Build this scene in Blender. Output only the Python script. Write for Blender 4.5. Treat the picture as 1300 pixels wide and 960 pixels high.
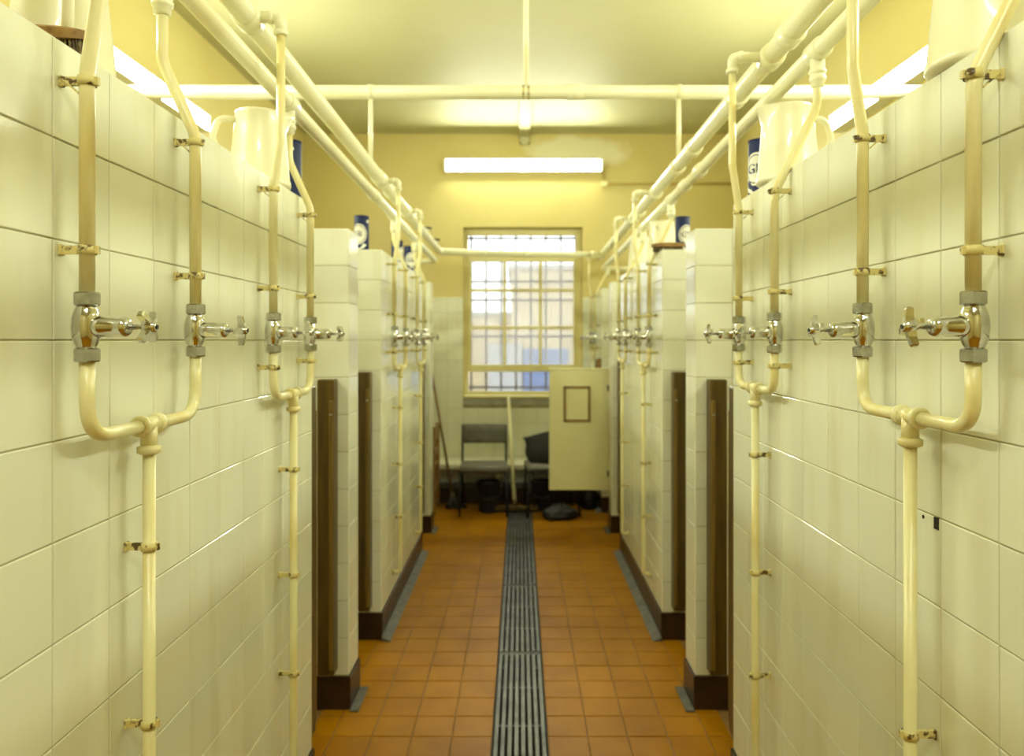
import bpy, math, random
from mathutils import Vector, Matrix
random.seed(7)
PI = math.pi
for o in list(bpy.data.objects):
    bpy.data.objects.remove(o)
scene = bpy.context.scene
col = scene.collection

# ------------------------------------------------------------------ camera
EYE = 1.51
F_PX = 935.0
cam_d = bpy.data.cameras.new('camera')
cam = bpy.data.objects.new('camera', cam_d)
col.objects.link(cam)
cam.location = (0, 0, EYE)
cam.rotation_euler = (PI / 2, 0, 0)
cam_d.sensor_fit = 'HORIZONTAL'
cam_d.sensor_width = 36.0
cam_d.lens = 36.0 * F_PX / 1300.0
cam_d.shift_x = -10.0 / 1300.0
cam_d.shift_y = -48.0 / 1300.0
cam_d.clip_start = 0.02
cam_d.dof.use_dof = True
cam_d.dof.focus_distance = 1.35
cam_d.dof.aperture_fstop = 3.6
scene.camera = cam

# ------------------------------------------------------------------ world and exposure
world = bpy.data.worlds.new('overcast_sky')
scene.world = world
world.use_nodes = True
wn = world.node_tree
wn.nodes['Background'].inputs[0].default_value = (0.93, 0.97, 1.0, 1)
wn.nodes['Background'].inputs[1].default_value = 3.0
vs = scene.view_settings
vs.view_transform = 'Standard'
vs.look = 'None'
vs.exposure = 0.26
vs.gamma = 1.0
vs.use_curve_mapping = False
LAMP_STRENGTH = 84.0
LAMP_COLOR = (0.95, 1.0, 0.77)

# ------------------------------------------------------------------ materials
def mat(name, c, rough=0.5, metal=0.0, c2=None, scale=6.0, stretch=(1, 1, 1), lo=0.4, hi=0.7, rnd=0.0,
        bump=0.0, bscale=60.0, coat=0.0, detail=5.0, spec=0.5, coords='Object'):
    m = bpy.data.materials.new(name)
    m.use_nodes = True
    nt = m.node_tree
    b = nt.nodes['Principled BSDF']
    b.inputs['Roughness'].default_value = rough
    b.inputs['Metallic'].default_value = metal
    b.inputs['Specular IOR Level'].default_value = spec
    if coat:
        b.inputs['Coat Weight'].default_value = coat
        b.inputs['Coat Roughness'].default_value = 0.06
    b.inputs['Base Color'].default_value = (*c, 1)
    if coords == 'World':
        src = nt.nodes.new('ShaderNodeNewGeometry').outputs['Position']
    else:
        src = nt.nodes.new('ShaderNodeTexCoord').outputs['Object']
    out = None
    if c2:
        mp = nt.nodes.new('ShaderNodeMapping')
        mp.inputs['Scale'].default_value = stretch
        nt.links.new(src, mp.inputs[0])
        n = nt.nodes.new('ShaderNodeTexNoise')
        n.inputs['Scale'].default_value = scale
        n.inputs['Detail'].default_value = detail
        nt.links.new(mp.outputs[0], n.inputs['Vector'])
        r = nt.nodes.new('ShaderNodeValToRGB')
        r.color_ramp.elements[0].position = lo
        r.color_ramp.elements[0].color = (*c, 1)
        r.color_ramp.elements[1].position = hi
        r.color_ramp.elements[1].color = (*c2, 1)
        nt.links.new(n.outputs[0], r.inputs[0])
        out = r.outputs[0]
    if rnd:
        oi = nt.nodes.new('ShaderNodeObjectInfo')
        mr = nt.nodes.new('ShaderNodeMapRange')
        mr.inputs[3].default_value = 1 - rnd
        mr.inputs[4].default_value = 1 + rnd * 0.35
        nt.links.new(oi.outputs['Random'], mr.inputs[0])
        hs = nt.nodes.new('ShaderNodeHueSaturation')
        nt.links.new(mr.outputs[0], hs.inputs['Value'])
        if out:
            nt.links.new(out, hs.inputs['Color'])
        else:
            hs.inputs['Color'].default_value = (*c, 1)
        out = hs.outputs[0]
    if out:
        nt.links.new(out, b.inputs['Base Color'])
    if bump:
        n2 = nt.nodes.new('ShaderNodeTexNoise')
        n2.inputs['Scale'].default_value = bscale
        n2.inputs['Detail'].default_value = 3
        nt.links.new(src, n2.inputs['Vector'])
        bp = nt.nodes.new('ShaderNodeBump')
        bp.inputs['Strength'].default_value = bump
        bp.inputs['Distance'].default_value = 0.002
        nt.links.new(n2.outputs[0], bp.inputs['Height'])
        nt.links.new(bp.outputs[0], b.inputs['Normal'])
    return m

def emit(name, c, s):
    m = bpy.data.materials.new(name)
    m.use_nodes = True
    nt = m.node_tree
    nt.nodes.remove(nt.nodes['Principled BSDF'])
    e = nt.nodes.new('ShaderNodeEmission')
    e.inputs[0].default_value = (*c, 1)
    e.inputs[1].default_value = s
    nt.links.new(e.outputs[0], nt.nodes['Material Output'].inputs[0])
    return m

M = {}
M['tile'] = mat('glazed_tile', (.84, .85, .71), .13, c2=(.76, .74, .54), scale=2.2, stretch=(5, 5, 1.0), lo=.52, hi=.80,
                rnd=.05, bump=.25, bscale=14, coords='World')
M['grout'] = mat('tile_grout', (.50, .45, .27), .85, c2=(.34, .28, .14), scale=9, coords='World')
M['plinth'] = mat('plinth_tile', (.036, .016, .008), .3, c2=(.016, .008, .005), scale=9, rnd=.15)
M['mortar'] = mat('mortar_strip', (.15, .14, .12), .7, c2=(.08, .075, .07), scale=20, bump=.4)
M['floor_tile'] = mat('quarry_tile', (.36, .155, .0), .42, c2=(.27, .105, .0), scale=5, lo=.35, hi=.75, rnd=.08,
                      bump=.25, bscale=40, coords='World', spec=.15)
M['floor_grout'] = mat('floor_grout', (.26, .14, .05), .8, c2=(.16, .09, .035), scale=12)
M['ceiling'] = mat('cream_ceiling_paint', (.56, .535, .30), .6, c2=(.535, .505, .27), scale=1.3)
M['yellow'] = mat('yellow_gloss_paint', (.67, .57, .225), .38, c2=(.63, .52, .185), scale=1.6, bump=.15, bscale=30)
M['pipe'] = mat('cream_pipe_paint', (.86, .84, .60), .28, c2=(.78, .70, .38), scale=3.5, lo=.50, hi=.78, coords='World', bump=.2, bscale=60)
M['riser'] = mat('aged_cream_pipe_paint', (.80, .74, .42), .30, c2=(.72, .59, .21), scale=4, stretch=(4, 4, 1), lo=.45, hi=.72, coords='World', bump=.3, bscale=90)
M['clip'] = mat('chipped_painted_clip', (.70, .60, .25), .4, c2=(.10, .06, .02), scale=70, lo=.53, hi=.60, coords='World')
M['chrome'] = mat('chrome_plate', (.72, .73, .74), .09, 1.0, c2=(.58, .58, .58), scale=40, coords='World')
M['nut'] = mat('dull_plated_nut', (.52, .52, .50), .17, 1.0, c2=(.36, .36, .34), scale=60, coords='World')
M['black'] = mat('black_insert', (.01, .01, .01), .4)
M['post'] = mat('dark_varnished_wood', (.105, .062, .007), .35, c2=(.050, .028, .005), scale=5, stretch=(8, 8, .6))
M['stop'] = mat('worn_wood_strip', (.18, .11, .018), .4, c2=(.11, .062, .010), scale=6, stretch=(8, 8, .6))
M['door'] = mat('cream_door_paint', (.86, .82, .50), .4, c2=(.82, .77, .42), scale=3)
M['wood'] = mat('brown_wood', (.30, .17, .045), .5, c2=(.18, .09, .025), scale=8, stretch=(1, 6, 6))
M['bristle'] = mat('brush_bristle', (.06, .04, .02), .8, c2=(.28, .20, .08), scale=90)
M['jug'] = mat('cream_plastic', (.84, .81, .60), .32, c2=(.80, .76, .52), scale=4, coat=.2)
M['navy'] = mat('navy_card', (.010, .018, .085), .5, spec=.25)
M['emblem'] = mat('white_print', (.78, .76, .68), .45)
M['tin'] = mat('tin_rim', (.55, .54, .50), .3, 1.0)
M['white_metal'] = mat('white_enamel', (.80, .78, .66), .35)
M['lamp'] = emit('fluorescent_light', LAMP_COLOR, LAMP_STRENGTH)
M['grate'] = mat('worn_steel_grating', (.15, .152, .15), .45, .25, c2=(.08, .082, .085), scale=14, rnd=.15)
M['trough'] = mat('drain_trough', (.012, .012, .013), .7)
M['seat'] = mat('grey_vinyl', (.15, .14, .115), .5, c2=(.11, .10, .085), scale=12)
M['frame_dark'] = mat('dark_steel_tube', (.015, .018, .03), .4, .3)
M['coat'] = mat('charcoal_cloth', (.028, .027, .026), .9, c2=(.016, .016, .017), scale=18, bump=.5, bscale=120)
M['bin'] = mat('dark_blue_plastic', (.012, .014, .028), .45)
M['sack'] = mat('black_polythene', (.004, .005, .009), .5, bump=.7, bscale=25)
M['bench'] = mat('white_bench_paint', (.78, .75, .58), .4)
M['window_paint'] = mat('cream_window_paint', (.80, .73, .38), .4, c2=(.74, .66, .30), scale=5)
M['iron'] = mat('iron_bar', (.05, .042, .03), .6, c2=(.09, .07, .05), scale=20)
M['sill'] = mat('grey_sill', (.36, .35, .28), .6, c2=(.28, .27, .21), scale=14)
M['brick'] = mat('yellow_stock_brick', (.60, .50, .30), .85, c2=(.50, .41, .26), scale=3)
M['coping'] = mat('grey_coping', (.40, .38, .34), .8)
M['blue'] = mat('blue_door_paint', (.10, .17, .38), .5)
M['render'] = mat('pale_render', (.42, .43, .43), .8, c2=(.35, .36, .37), scale=2)
M['yard'] = mat('yard_concrete', (.32, .31, .29), .9, c2=(.25, .24, .23), scale=2)
M['broom_pole'] = mat('cream_pole', (.80, .75, .46), .4)
M['broom_dark'] = mat('dark_wood_pole', (.16, .085, .025), .5)
M['conduit'] = mat('painted_conduit', (.60, .46, .14), .4)

# back wall: yellow paint plus an irregular pale patch high up
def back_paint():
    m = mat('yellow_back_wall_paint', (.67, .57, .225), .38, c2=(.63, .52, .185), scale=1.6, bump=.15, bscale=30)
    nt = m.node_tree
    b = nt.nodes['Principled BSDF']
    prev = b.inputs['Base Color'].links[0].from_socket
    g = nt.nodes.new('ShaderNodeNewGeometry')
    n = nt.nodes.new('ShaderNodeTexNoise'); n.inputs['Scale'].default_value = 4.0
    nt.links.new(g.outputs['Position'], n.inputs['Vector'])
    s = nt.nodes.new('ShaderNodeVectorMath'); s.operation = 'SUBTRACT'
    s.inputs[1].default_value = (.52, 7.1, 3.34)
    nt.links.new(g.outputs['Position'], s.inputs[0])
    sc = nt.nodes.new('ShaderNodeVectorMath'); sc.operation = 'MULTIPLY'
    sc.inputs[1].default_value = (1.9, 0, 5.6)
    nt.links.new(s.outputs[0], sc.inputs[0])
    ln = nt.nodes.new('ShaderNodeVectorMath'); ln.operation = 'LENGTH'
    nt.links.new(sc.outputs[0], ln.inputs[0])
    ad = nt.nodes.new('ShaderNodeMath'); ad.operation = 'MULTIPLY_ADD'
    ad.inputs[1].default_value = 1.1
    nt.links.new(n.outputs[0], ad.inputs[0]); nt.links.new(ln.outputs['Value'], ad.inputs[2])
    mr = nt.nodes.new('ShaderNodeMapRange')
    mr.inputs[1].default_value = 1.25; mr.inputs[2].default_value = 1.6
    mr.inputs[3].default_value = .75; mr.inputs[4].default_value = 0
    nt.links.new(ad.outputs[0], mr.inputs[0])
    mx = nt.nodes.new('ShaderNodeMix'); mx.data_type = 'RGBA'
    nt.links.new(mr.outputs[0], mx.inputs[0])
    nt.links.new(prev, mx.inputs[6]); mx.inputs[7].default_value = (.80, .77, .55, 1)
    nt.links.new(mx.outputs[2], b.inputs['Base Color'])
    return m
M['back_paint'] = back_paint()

def glass(name, clear, tint):
    m = bpy.data.materials.new(name)
    m.use_nodes = True
    nt = m.node_tree
    nt.nodes.remove(nt.nodes['Principled BSDF'])
    t = nt.nodes.new('ShaderNodeBsdfTransparent'); t.inputs[0].default_value = (*tint, 1)
    tl = nt.nodes.new('ShaderNodeBsdfTranslucent'); tl.inputs[0].default_value = (.95, .95, .92, 1)
    g = nt.nodes.new('ShaderNodeBsdfGlossy'); g.inputs['Roughness'].default_value = .08
    a = nt.nodes.new('ShaderNodeMixShader'); a.inputs[0].default_value = clear
    nt.links.new(tl.outputs[0], a.inputs[1]); nt.links.new(t.outputs[0], a.inputs[2])
    f = nt.nodes.new('ShaderNodeFresnel'); f.inputs[0].default_value = 1.45
    c = nt.nodes.new('ShaderNodeMixShader')
    nt.links.new(f.outputs[0], c.inputs[0]); nt.links.new(a.outputs[0], c.inputs[1]); nt.links.new(g.outputs[0], c.inputs[2])
    nt.links.new(c.outputs[0], nt.nodes['Material Output'].inputs[0])
    return m
M['obscure'] = glass('obscured_glass', .72, (.97, .98, .97))
M['clear'] = glass('wired_glass', .92, (.97, .98, .98))

# ------------------------------------------------------------------ mesh building
class MB:
    def __init__(s):
        s.v = []; s.f = []; s.sm = []
    def add(s, vs, fs, smooth=False):
        n = len(s.v)
        s.v += [tuple(v) for v in vs]
        s.f += [tuple(i + n for i in f) for f in fs]
        s.sm += [smooth] * len(fs)
        return s
    def box(s, x0, x1, y0, y1, z0, z1, mtx=None):
        vs = [Vector((x, y, z)) for z in (z0, z1) for y in (y0, y1) for x in (x0, x1)]
        if mtx: vs = [mtx @ v for v in vs]
        return s.add(vs, [(0, 2, 3, 1), (4, 5, 7, 6), (0, 1, 5, 4), (2, 6, 7, 3), (0, 4, 6, 2), (1, 3, 7, 5)])
    def rbox(s, x0, x1, y0, y1, z0, z1, b, mtx=None):
        """box with chamfered edges: 24 corners"""
        cx, cy, cz = (x0 + x1) / 2, (y0 + y1) / 2, (z0 + z1) / 2
        hx, hy, hz = (x1 - x0) / 2, (y1 - y0) / 2, (z1 - z0) / 2
        vs = []; idx = {}
        for sx in (-1, 1):
            for sy in (-1, 1):
                for sz in (-1, 1):
                    for k in range(3):
                        d = [hx - b, hy - b, hz - b]
                        d[k] += b
                        idx[(sx, sy, sz, k)] = len(vs)
                        vs.append(Vector((cx + sx * d[0], cy + sy * d[1], cz + sz * d[2])))
        fs = []
        def q(*k): fs.append(tuple(idx[a] for a in k))
        for g in (-1, 1):
            q((g, -1, -1, 0), (g, 1, -1, 0), (g, 1, 1, 0), (g, -1, 1, 0))
            q((-1, g, -1, 1), (1, g, -1, 1), (1, g, 1, 1), (-1, g, 1, 1))
            q((-1, -1, g, 2), (1, -1, g, 2), (1, 1, g, 2), (-1, 1, g, 2))
        for a in (-1, 1):
            for c in (-1, 1):
                q((a, c, -1, 0), (a, c, 1, 0), (a, c, 1, 1), (a, c, -1, 1))
                q((a, -1, c, 0), (a, 1, c, 0), (a, 1, c, 2), (a, -1, c, 2))
                q((-1, a, c, 1), (1, a, c, 1), (1, a, c, 2), (-1, a, c, 2))
                for e in (-1, 1):
                    q((a, c, e, 0), (a, c, e, 1), (a, c, e, 2))
        if mtx: vs = [mtx @ v for v in vs]
        out = []
        ctr = sum(vs, Vector()) / len(vs)
        for f in fs:
            p = [vs[i] for i in f]
            nn = (p[1] - p[0]).cross(p[2] - p[0])
            fc = sum(p, Vector()) / len(p)
            out.append(f if nn.dot(fc - ctr) > 0 else tuple(reversed(f)))
        return s.add(vs, out)
    def tube(s, pts, r, n=12, cap=True):
        pts = [Vector(p) for p in pts]
        rs = r if isinstance(r, (list, tuple)) else [r] * len(pts)
        vs = []; fs = []
        prev = None
        for i, p in enumerate(pts):
            if i == 0: t = pts[1] - p
            elif i == len(pts) - 1: t = p - pts[i - 1]
            else: t = (pts[i + 1] - p).normalized() + (p - pts[i - 1]).normalized()
            t.normalize()
            if prev is None:
                u = t.orthogonal().normalized()
            else:
                u = prev - t * prev.dot(t)
                u.normalize()
            prev = u
            w = t.cross(u)
            for k in range(n):
                a = 2 * PI * k / n
                vs.append(p + (u * math.cos(a) + w * math.sin(a)) * rs[i])
        for i in range(len(pts) - 1):
            for k in range(n):
                k2 = (k + 1) % n
                fs.append((i * n + k, i * n + k2, (i + 1) * n + k2, (i + 1) * n + k))
        s.add(vs, fs, True)
        if cap:
            m = len(s.v) - len(vs)
            s.f += [tuple(m + k for k in reversed(range(n))), tuple(m + (len(pts) - 1) * n + k for k in range(n))]
            s.sm += [False, False]
        return s
    def lathe(s, prof, mtx=None, n=24, smooth=True, cap=True):
        vs = []
        for r, z in prof:
            for k in range(n):
                a = 2 * PI * k / n
                vs.append(Vector((r * math.cos(a), r * math.sin(a), z)))
        if mtx: vs = [mtx @ v for v in vs]
        fs = []
        m = len(prof)
        for i in range(m - 1):
            for k in range(n):
                k2 = (k + 1) % n
                fs.append((i * n + k, i * n + k2, (i + 1) * n + k2, (i + 1) * n + k))
        s.add(vs, fs, smooth)
        if cap:
            b = len(s.v) - len(vs)
            s.f += [tuple(b + k for k in reversed(range(n))), tuple(b + (m - 1) * n + k for k in range(n))]
            s.sm += [False, False]
        return s
    def mesh(s, name, m):
        me = bpy.data.meshes.new(name)
        me.from_pydata(s.v, [], s.f)
        me.polygons.foreach_set('use_smooth', s.sm)
        me.materials.append(M[m])
        me.update()
        return me
    def build(s, name, m, parent=None):
        return link(name, s.mesh(name, m), parent)

def link(name, me, parent=None):
    o = bpy.data.objects.new(name, me)
    col.objects.link(o)
    if parent: o.parent = parent
    return o
def tag(o, label=None, cat=None, group=None, kind=None):
    if label: o['label'] = label
    if cat: o['category'] = cat
    if group: o['group'] = group
    if kind: o['kind'] = kind
    return o
def empty(name, loc, label, cat, group=None, rz=0.0):
    o = bpy.data.objects.new(name, None)
    col.objects.link(o)
    o.location = loc; o.rotation_euler = (0, 0, rz)
    o.empty_display_size = .05
    return tag(o, label, cat, group)
def struct(o, label=None, cat=None):
    return tag(o, label, cat, kind='structure')
def copy_tree(o, parent=None):
    c = o.copy(); col.objects.link(c); c.parent = parent
    for ch in list(o.children): copy_tree(ch, c)
    return c
def fillet(pts, r, n=6):
    """polyline with rounded corners"""
    pts = [Vector(p) for p in pts]
    out = [pts[0]]
    for i in range(1, len(pts) - 1):
        p = pts[i]
        a = pts[i - 1] - p; b = pts[i + 1] - p
        la, lb = a.length, b.length
        a.normalize(); b.normalize()
        ang = a.angle(b)
        if ang > PI - .02:
            continue
        d = min(r / math.tan(ang / 2), la * .49, lb * .49)
        p0 = p + a * d; p1 = p + b * d
        for k in range(n + 1):
            t = k / n
            out.append(p0 * (1 - t) ** 2 + p * 2 * t * (1 - t) + p1 * t * t)
    out.append(pts[-1])
    return out
T = Matrix.Translation
def RX(a): return Matrix.Rotation(a, 4, 'X')
def RY(a): return Matrix.Rotation(a, 4, 'Y')
def RZ(a): return Matrix.Rotation(a, 4, 'Z')

# one shared tile: 1 x 1 unit face towards +Z, chamfered front edge
P = 0.1525            # tile pitch
def make_tile(name, m, w, depth, bev):
    h = w / 2
    mb = MB()
    vs = [(-h, -h, 0), (h, -h, 0), (h, h, 0), (-h, h, 0)]
    vs += [(x, y, depth - bev) for x, y, _ in vs[:4]]
    i = h - bev
    vs += [(-i, -i, depth), (i, -i, depth), (i, i, depth), (-i, i, depth)]
    fs = [(8, 9, 10, 11)]
    for k in range(4):
        j = (k + 1) % 4
        fs += [(k, j, j + 4, k + 4), (k + 4, j + 4, j + 8, k + 8)]
    mb.add(vs, fs)
    return mb.mesh(name, m)
TILE = make_tile('glazed_tile', 'tile', P - .0022, .008, .0014)
FTILE = make_tile('floor_tile', 'floor_tile', P - .0050, .010, .0015)
PTILE = make_tile('plinth_tile', 'plinth', P - .003, .008, .0015)

def lay(parent, me, name, origin, u, v, us, vs, skip=None, jit=.0004, tilt=.0022):
    """lay tiles: us / vs are (centre, size) lists in metres along u and v from origin"""
    u = Vector(u); v = Vector(v); n = u.cross(v)
    R = Matrix((u, v, n)).transposed().to_4x4()
    for (a, wa) in us:
        for (b, wb) in vs:
            if skip and skip(a, b): continue
            p = Vector(origin) + u * a + v * b + n * random.uniform(-jit, jit)
            o = link(name, me, parent)
            t = R @ RX(random.uniform(-tilt, tilt)) @ RY(random.uniform(-tilt, tilt))
            o.matrix_local = T(p) @ t @ Matrix.Diagonal((wa / P, wb / P, 1, 1))
def runs(length, start=0.0):
    """full tiles from start, last one cut"""
    out = []; a = start
    while a < length - .012:
        w = min(P, length - a)
        out.append((a + w / 2, w)); a += w
    return out

# ------------------------------------------------------------------ dimensions
XL, XR = -0.70, 0.718            # tiled faces of the two rows
RL, RR = -2.08, 2.08             # room side walls
YB = 7.10                        # end wall
YF = -2.6                        # wall behind the viewer
CEIL = 3.50
ROWS0 = EYE - 9 * P              # top of plinth
TOP = EYE + 3 * P                # top of partition walls
WT = 0.25                        # thickness of the tap walls
NROW = [(P * (k + .5), P) for k in range(12)]
PERIOD = 2.745

# ------------------------------------------------------------------ shell
floor_mb = MB()
TR = .106
floor_mb.box(RL - .15, -TR, YF - .15, YB + .4, -.12, -.003)
floor_mb.box(TR, RR + .15, YF - .15, YB + .4, -.12, -.003)
floor_mb.box(-TR, TR, 6.53, YB + .4, -.12, -.003)
floor_mb.box(-TR, TR, YF - .15, 1.60, -.12, -.003)
floor_mb.box(-TR, TR, 1.60, 6.53, -.12, -.075)
floor = struct(floor_mb.build('floor', 'floor_grout'), 'orange-brown quarry tile floor with a central drain channel', 'floor')
# each quarry tile in view is a piece of its own
fcols = []
for sgn in (-1, 1):
    for k in range(5):
        w = P if k < 4 else .09
        fcols.append((sgn * (TR + P * k + w / 2), w))
frows = [(2.50 + P * (k + .5), P) for k in range(30)]
lay(floor, FTILE, 'floor_tile', (0, 0, -.0095), (1, 0, 0), (0, 1, 0), fcols, frows, jit=.0006, tilt=.003)
# tiles beyond (inside the cubicles, behind the viewer, at the foot of the end wall)
rest = MB()
xs = [TR + P * (k + .5) for k in range(13)]
hw = (P - .005) / 2
for j in range(-33, 30):
    y = 2.50 + P * (j + .5)
    if y < YF + .1 or y > YB - .05: continue
    for sx in (-1, 1):
        for x in xs:
            if 0 <= j < 30 and x < .80: continue
            if x > 2.05: continue
            rest.rbox(sx * x - hw, sx * x + hw, y - hw, y + hw, -.009, .0, .0015)
    if y < 1.5 or y > 6.6:
        for x in (-.053, .053):
            rest.box(x - .05, x + .05, y - hw, y + hw, -.009, 0)
tag(rest.build('floor_tile_field', 'floor_tile', floor), kind='stuff')
tb = MB()
tb.box(-TR + .001, TR - .001, 1.60, 6.53, -.075, -.073)
tb.box(-TR, -TR + .004, 1.60, 6.53, -.074, -.001).box(TR - .004, TR, 1.60, 6.53, -.074, -.001)
tb.build('drain_channel', 'trough', floor)

struct(MB().box(RL - .15, RR + .15, YF - .15, YB + .4, CEIL, CEIL + .15).build('ceiling', 'ceiling'),
       'plain cream painted ceiling of the wash room', 'ceiling')
struct(MB().box(RL - .15, RL, YF - .15, YB + .4, 0, CEIL).build('wall_left', 'yellow'),
       'yellow painted outer wall behind the cubicles under the sloping row of pipes', 'wall')
struct(MB().box(RR, RR + .15, YF - .15, YB + .4, 0, CEIL).build('wall_right', 'yellow'),
       'yellow painted outer wall behind the right-hand cubicles', 'wall')
struct(MB().box(RL, RR, YF - .15, YF, 0, CEIL).build('wall_front', 'yellow'),
       'yellow painted wall behind the viewer', 'wall')
# end wall with the window opening
WX0, WX1, WZ0, WZ1 = -.548, .606, .955, 2.603
wb = MB()
wb.box(RL, WX0, YB, YB + .36, 0, CEIL).box(WX1, RR, YB, YB + .36, 0, CEIL)
wb.box(WX0, WX1, YB, YB + .36, 0, WZ0).box(WX0, WX1, YB, YB + .36, WZ1, CEIL)
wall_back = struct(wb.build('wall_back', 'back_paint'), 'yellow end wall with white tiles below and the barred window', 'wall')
BT = 1.924                        # top of end wall tiles
brow = [(BT - P * (k + .5), P) for k in range(12)]
def bskip(a, b):
    return WX0 - P * .5 < a < WX1 + P * .5 and b > WZ0 - P * .35 and not (a < WX0 - P * .02 - 0 and a + P / 2 < WX0) 
gb = MB().box(-1.30, WX0, YB - .0058, YB, BT - 12 * P, BT).box(WX1, 1.20, YB - .0058, YB, BT - 12 * P, BT).box(WX0, WX1, YB - .0058, YB, BT - 12 * P, WZ0 - .075)
gb.build('tile_bed', 'grout', wall_back)
lay(wall_back, TILE, 'tile', (0, YB, 0), (1, 0, 0), (0, 0, 1), [(WX0 - P * (k + .5), P) for k in range(5)], brow)
lay(wall_back, TILE, 'tile', (0, YB, 0), (1, 0, 0), (0, 0, 1), [(WX1 + P * (k + .5), P) for k in range(4)], brow)
nb = 8; pw = (WX1 - WX0) / nb
lay(wall_back, TILE, 'tile', (0, YB, 0), (1, 0, 0), (0, 0, 1), [(WX0 + pw * (k + .5), pw) for k in range(nb)],
    [r for r in brow if r[0] + P / 2 < WZ0 - .06])
MB().box(-1.30, 1.20, YB - .014, YB, 0, BT - 12 * P).build('plinth', 'plinth', wall_back)

# ------------------------------------------------------------------ tiled tap walls and partitions
def tap_wall(name, side, y0, n, label, ends=True):
    """a tiled wall carrying the taps; the tiled faces look at the corridor, the viewer and the far end"""
    y1 = y0 + n * P
    xf = XL if side < 0 else XR
    xb = xf + side * WT
    lo, hi = min(xf, xb), max(xf, xb)
    i = .0022
    core = MB().box(lo + i, hi - i, y0 + i, y1 - i, 0, TOP - .007)
    w = struct(core.build(name, 'grout'), label, 'wall')
    lay_us = [(P * (k + .5), P) for k in range(n)]
    d = .0075
    if side < 0:
        lay(w, TILE, 'tile', (xf - d, y0, ROWS0), (0, 1, 0), (0, 0, 1), lay_us, NROW)
    else:
        lay(w, TILE, 'tile', (xf + d, y1, ROWS0), (0, -1, 0), (0, 0, 1), lay_us, NROW)
    # end face towards the viewer
    if side < 0:
        us = [(-(a), b) for a, b in runs(WT)]
        lay(w, TILE, 'tile', (xf, y0 + d, ROWS0), (1, 0, 0), (0, 0, 1), us, NROW)
    else:
        lay(w, TILE, 'tile', (xf, y0 + d, ROWS0), (1, 0, 0), (0, 0, 1), runs(WT), NROW)
    # plain glazed faces that no one sees from here, and the cap
    MB().rbox(lo, hi, y0, y1, TOP - .008, TOP, .004).build('cap', 'tile', w)
    MB().box(min(xb, xb - side * .006), max(xb, xb - side * .006), y0, y1, ROWS0, TOP - .008).build('back_facing', 'tile', w)
    if ends:
        MB().box(lo, hi, y1 - .006, y1, ROWS0, TOP - .008).build('end_facing', 'tile', w)
    e = .008
    MB().box(lo - e, hi + e, y0 - e, y1 + (e if ends else 0), 0, ROWS0 - .004).build('plinth', 'plinth', w)
    xs_ = (xf - side * .052, xf - side * e)
    MB().add([(min(xs_), y0 - .03, .001), (max(xs_), y0 - .03, .001), (max(xs_), y1, .001), (min(xs_), y1, .001),
              (min(xs_) , y0 - .03, .003 if side > 0 else .022), (max(xs_), y0 - .03, .022 if side > 0 else .003),
              (max(xs_), y1, .022 if side > 0 else .003), (min(xs_), y1, .003 if side > 0 else .022)],
             [(0, 3, 2, 1), (4, 5, 6, 7), (0, 1, 5, 4), (1, 2, 6, 5), (2, 3, 7, 6), (3, 0, 4, 7)]).build('mortar_strip', 'mortar', w)
    return w
Y1, Y2, Y3 = .951, .951 + PERIOD + .02, .951 + 2 * PERIOD + .01
wl1 = tap_wall('wall_left_near', -1, Y1, 10, 'near white tiled wall with two pairs of taps, cream jug and brush on top')
wr1 = tap_wall('wall_right_near', 1, Y1, 10, 'near white tiled wall with two pairs of taps and a small square hole')
wl2 = tap_wall('wall_left_far', -1, Y2, 10, 'white tiled tap wall further along, three navy canisters on top')
wr2 = tap_wall('wall_right_far', 1, Y2, 10, 'white tiled tap wall further along, two jugs and a brush on top')
wr3 = tap_wall('wall_right_end', 1, Y3, 4, 'short tiled tap wall beside the window behind the open cream door', ends=False)
# small square hole and a drilled dot in the near right-hand wall
MB().box(XR - .0012, XR + .004, 1.262, 1.276, 1.184, 1.204).build('square_hole', 'black', wr1)
MB().lathe([(.0035, 0), (.0035, .002)], T((XR - .001, 1.310, 1.196)) @ RY(PI / 2), 8).build('drilled_dot', 'black', wr1)

def partition(name, side, y0, label):
    t = .168
    y1 = y0 + t
    xf = XL if side < 0 else XR
    xo = RL if side < 0 else RR
    lo, hi = min(xf, xo), max(xf, xo)
    i = .0022
    w = struct(MB().box(lo + (i if side > 0 else 0), hi - (i if side < 0 else 0), y0 + i, y1 - i, 0, TOP - .007).build(name, 'grout'), label, 'wall')
    d = .0075
    L = hi - lo
    us = runs(L)
    if side < 0: us = [(-a, b) for a, b in us]
    lay(w, TILE, 'tile', (xf, y0 + d, ROWS0), (1, 0, 0), (0, 0, 1), us, NROW)
    if side < 0: lay(w, TILE, 'tile', (xf - d, y0, ROWS0), (0, 1, 0), (0, 0, 1), [(t / 2, t)], NROW)
    else: lay(w, TILE, 'tile', (xf + d, y1, ROWS0), (0, -1, 0), (0, 0, 1), [(t / 2, t)], NROW)
    MB().rbox(lo, hi, y0, y1, TOP - .008, TOP, .004).build('cap', 'tile', w)
    MB().box(lo, hi, y1 - .006, y1, ROWS0, TOP - .008).build('back_facing', 'tile', w)
    e = .008
    MB().box(lo - (e if side > 0 else 0), hi + (e if side < 0 else 0), y0 - e, y1 + e, 0, ROWS0 - .004).build('plinth', 'plinth', w)
    xs_ = sorted((xf - side * .045, xf - side * e))
    MB().rbox(xs_[0], xs_[1], y0 - .03, y1 + .01, .0005, .010, .003).build('mortar_strip', 'mortar', w)
    return w
YP1, YP2 = 3.016, 3.016 + PERIOD
partition('wall_left_divider', -1, YP1, 'narrow white tiled partition end between the first two left-hand cubicle openings')
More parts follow.
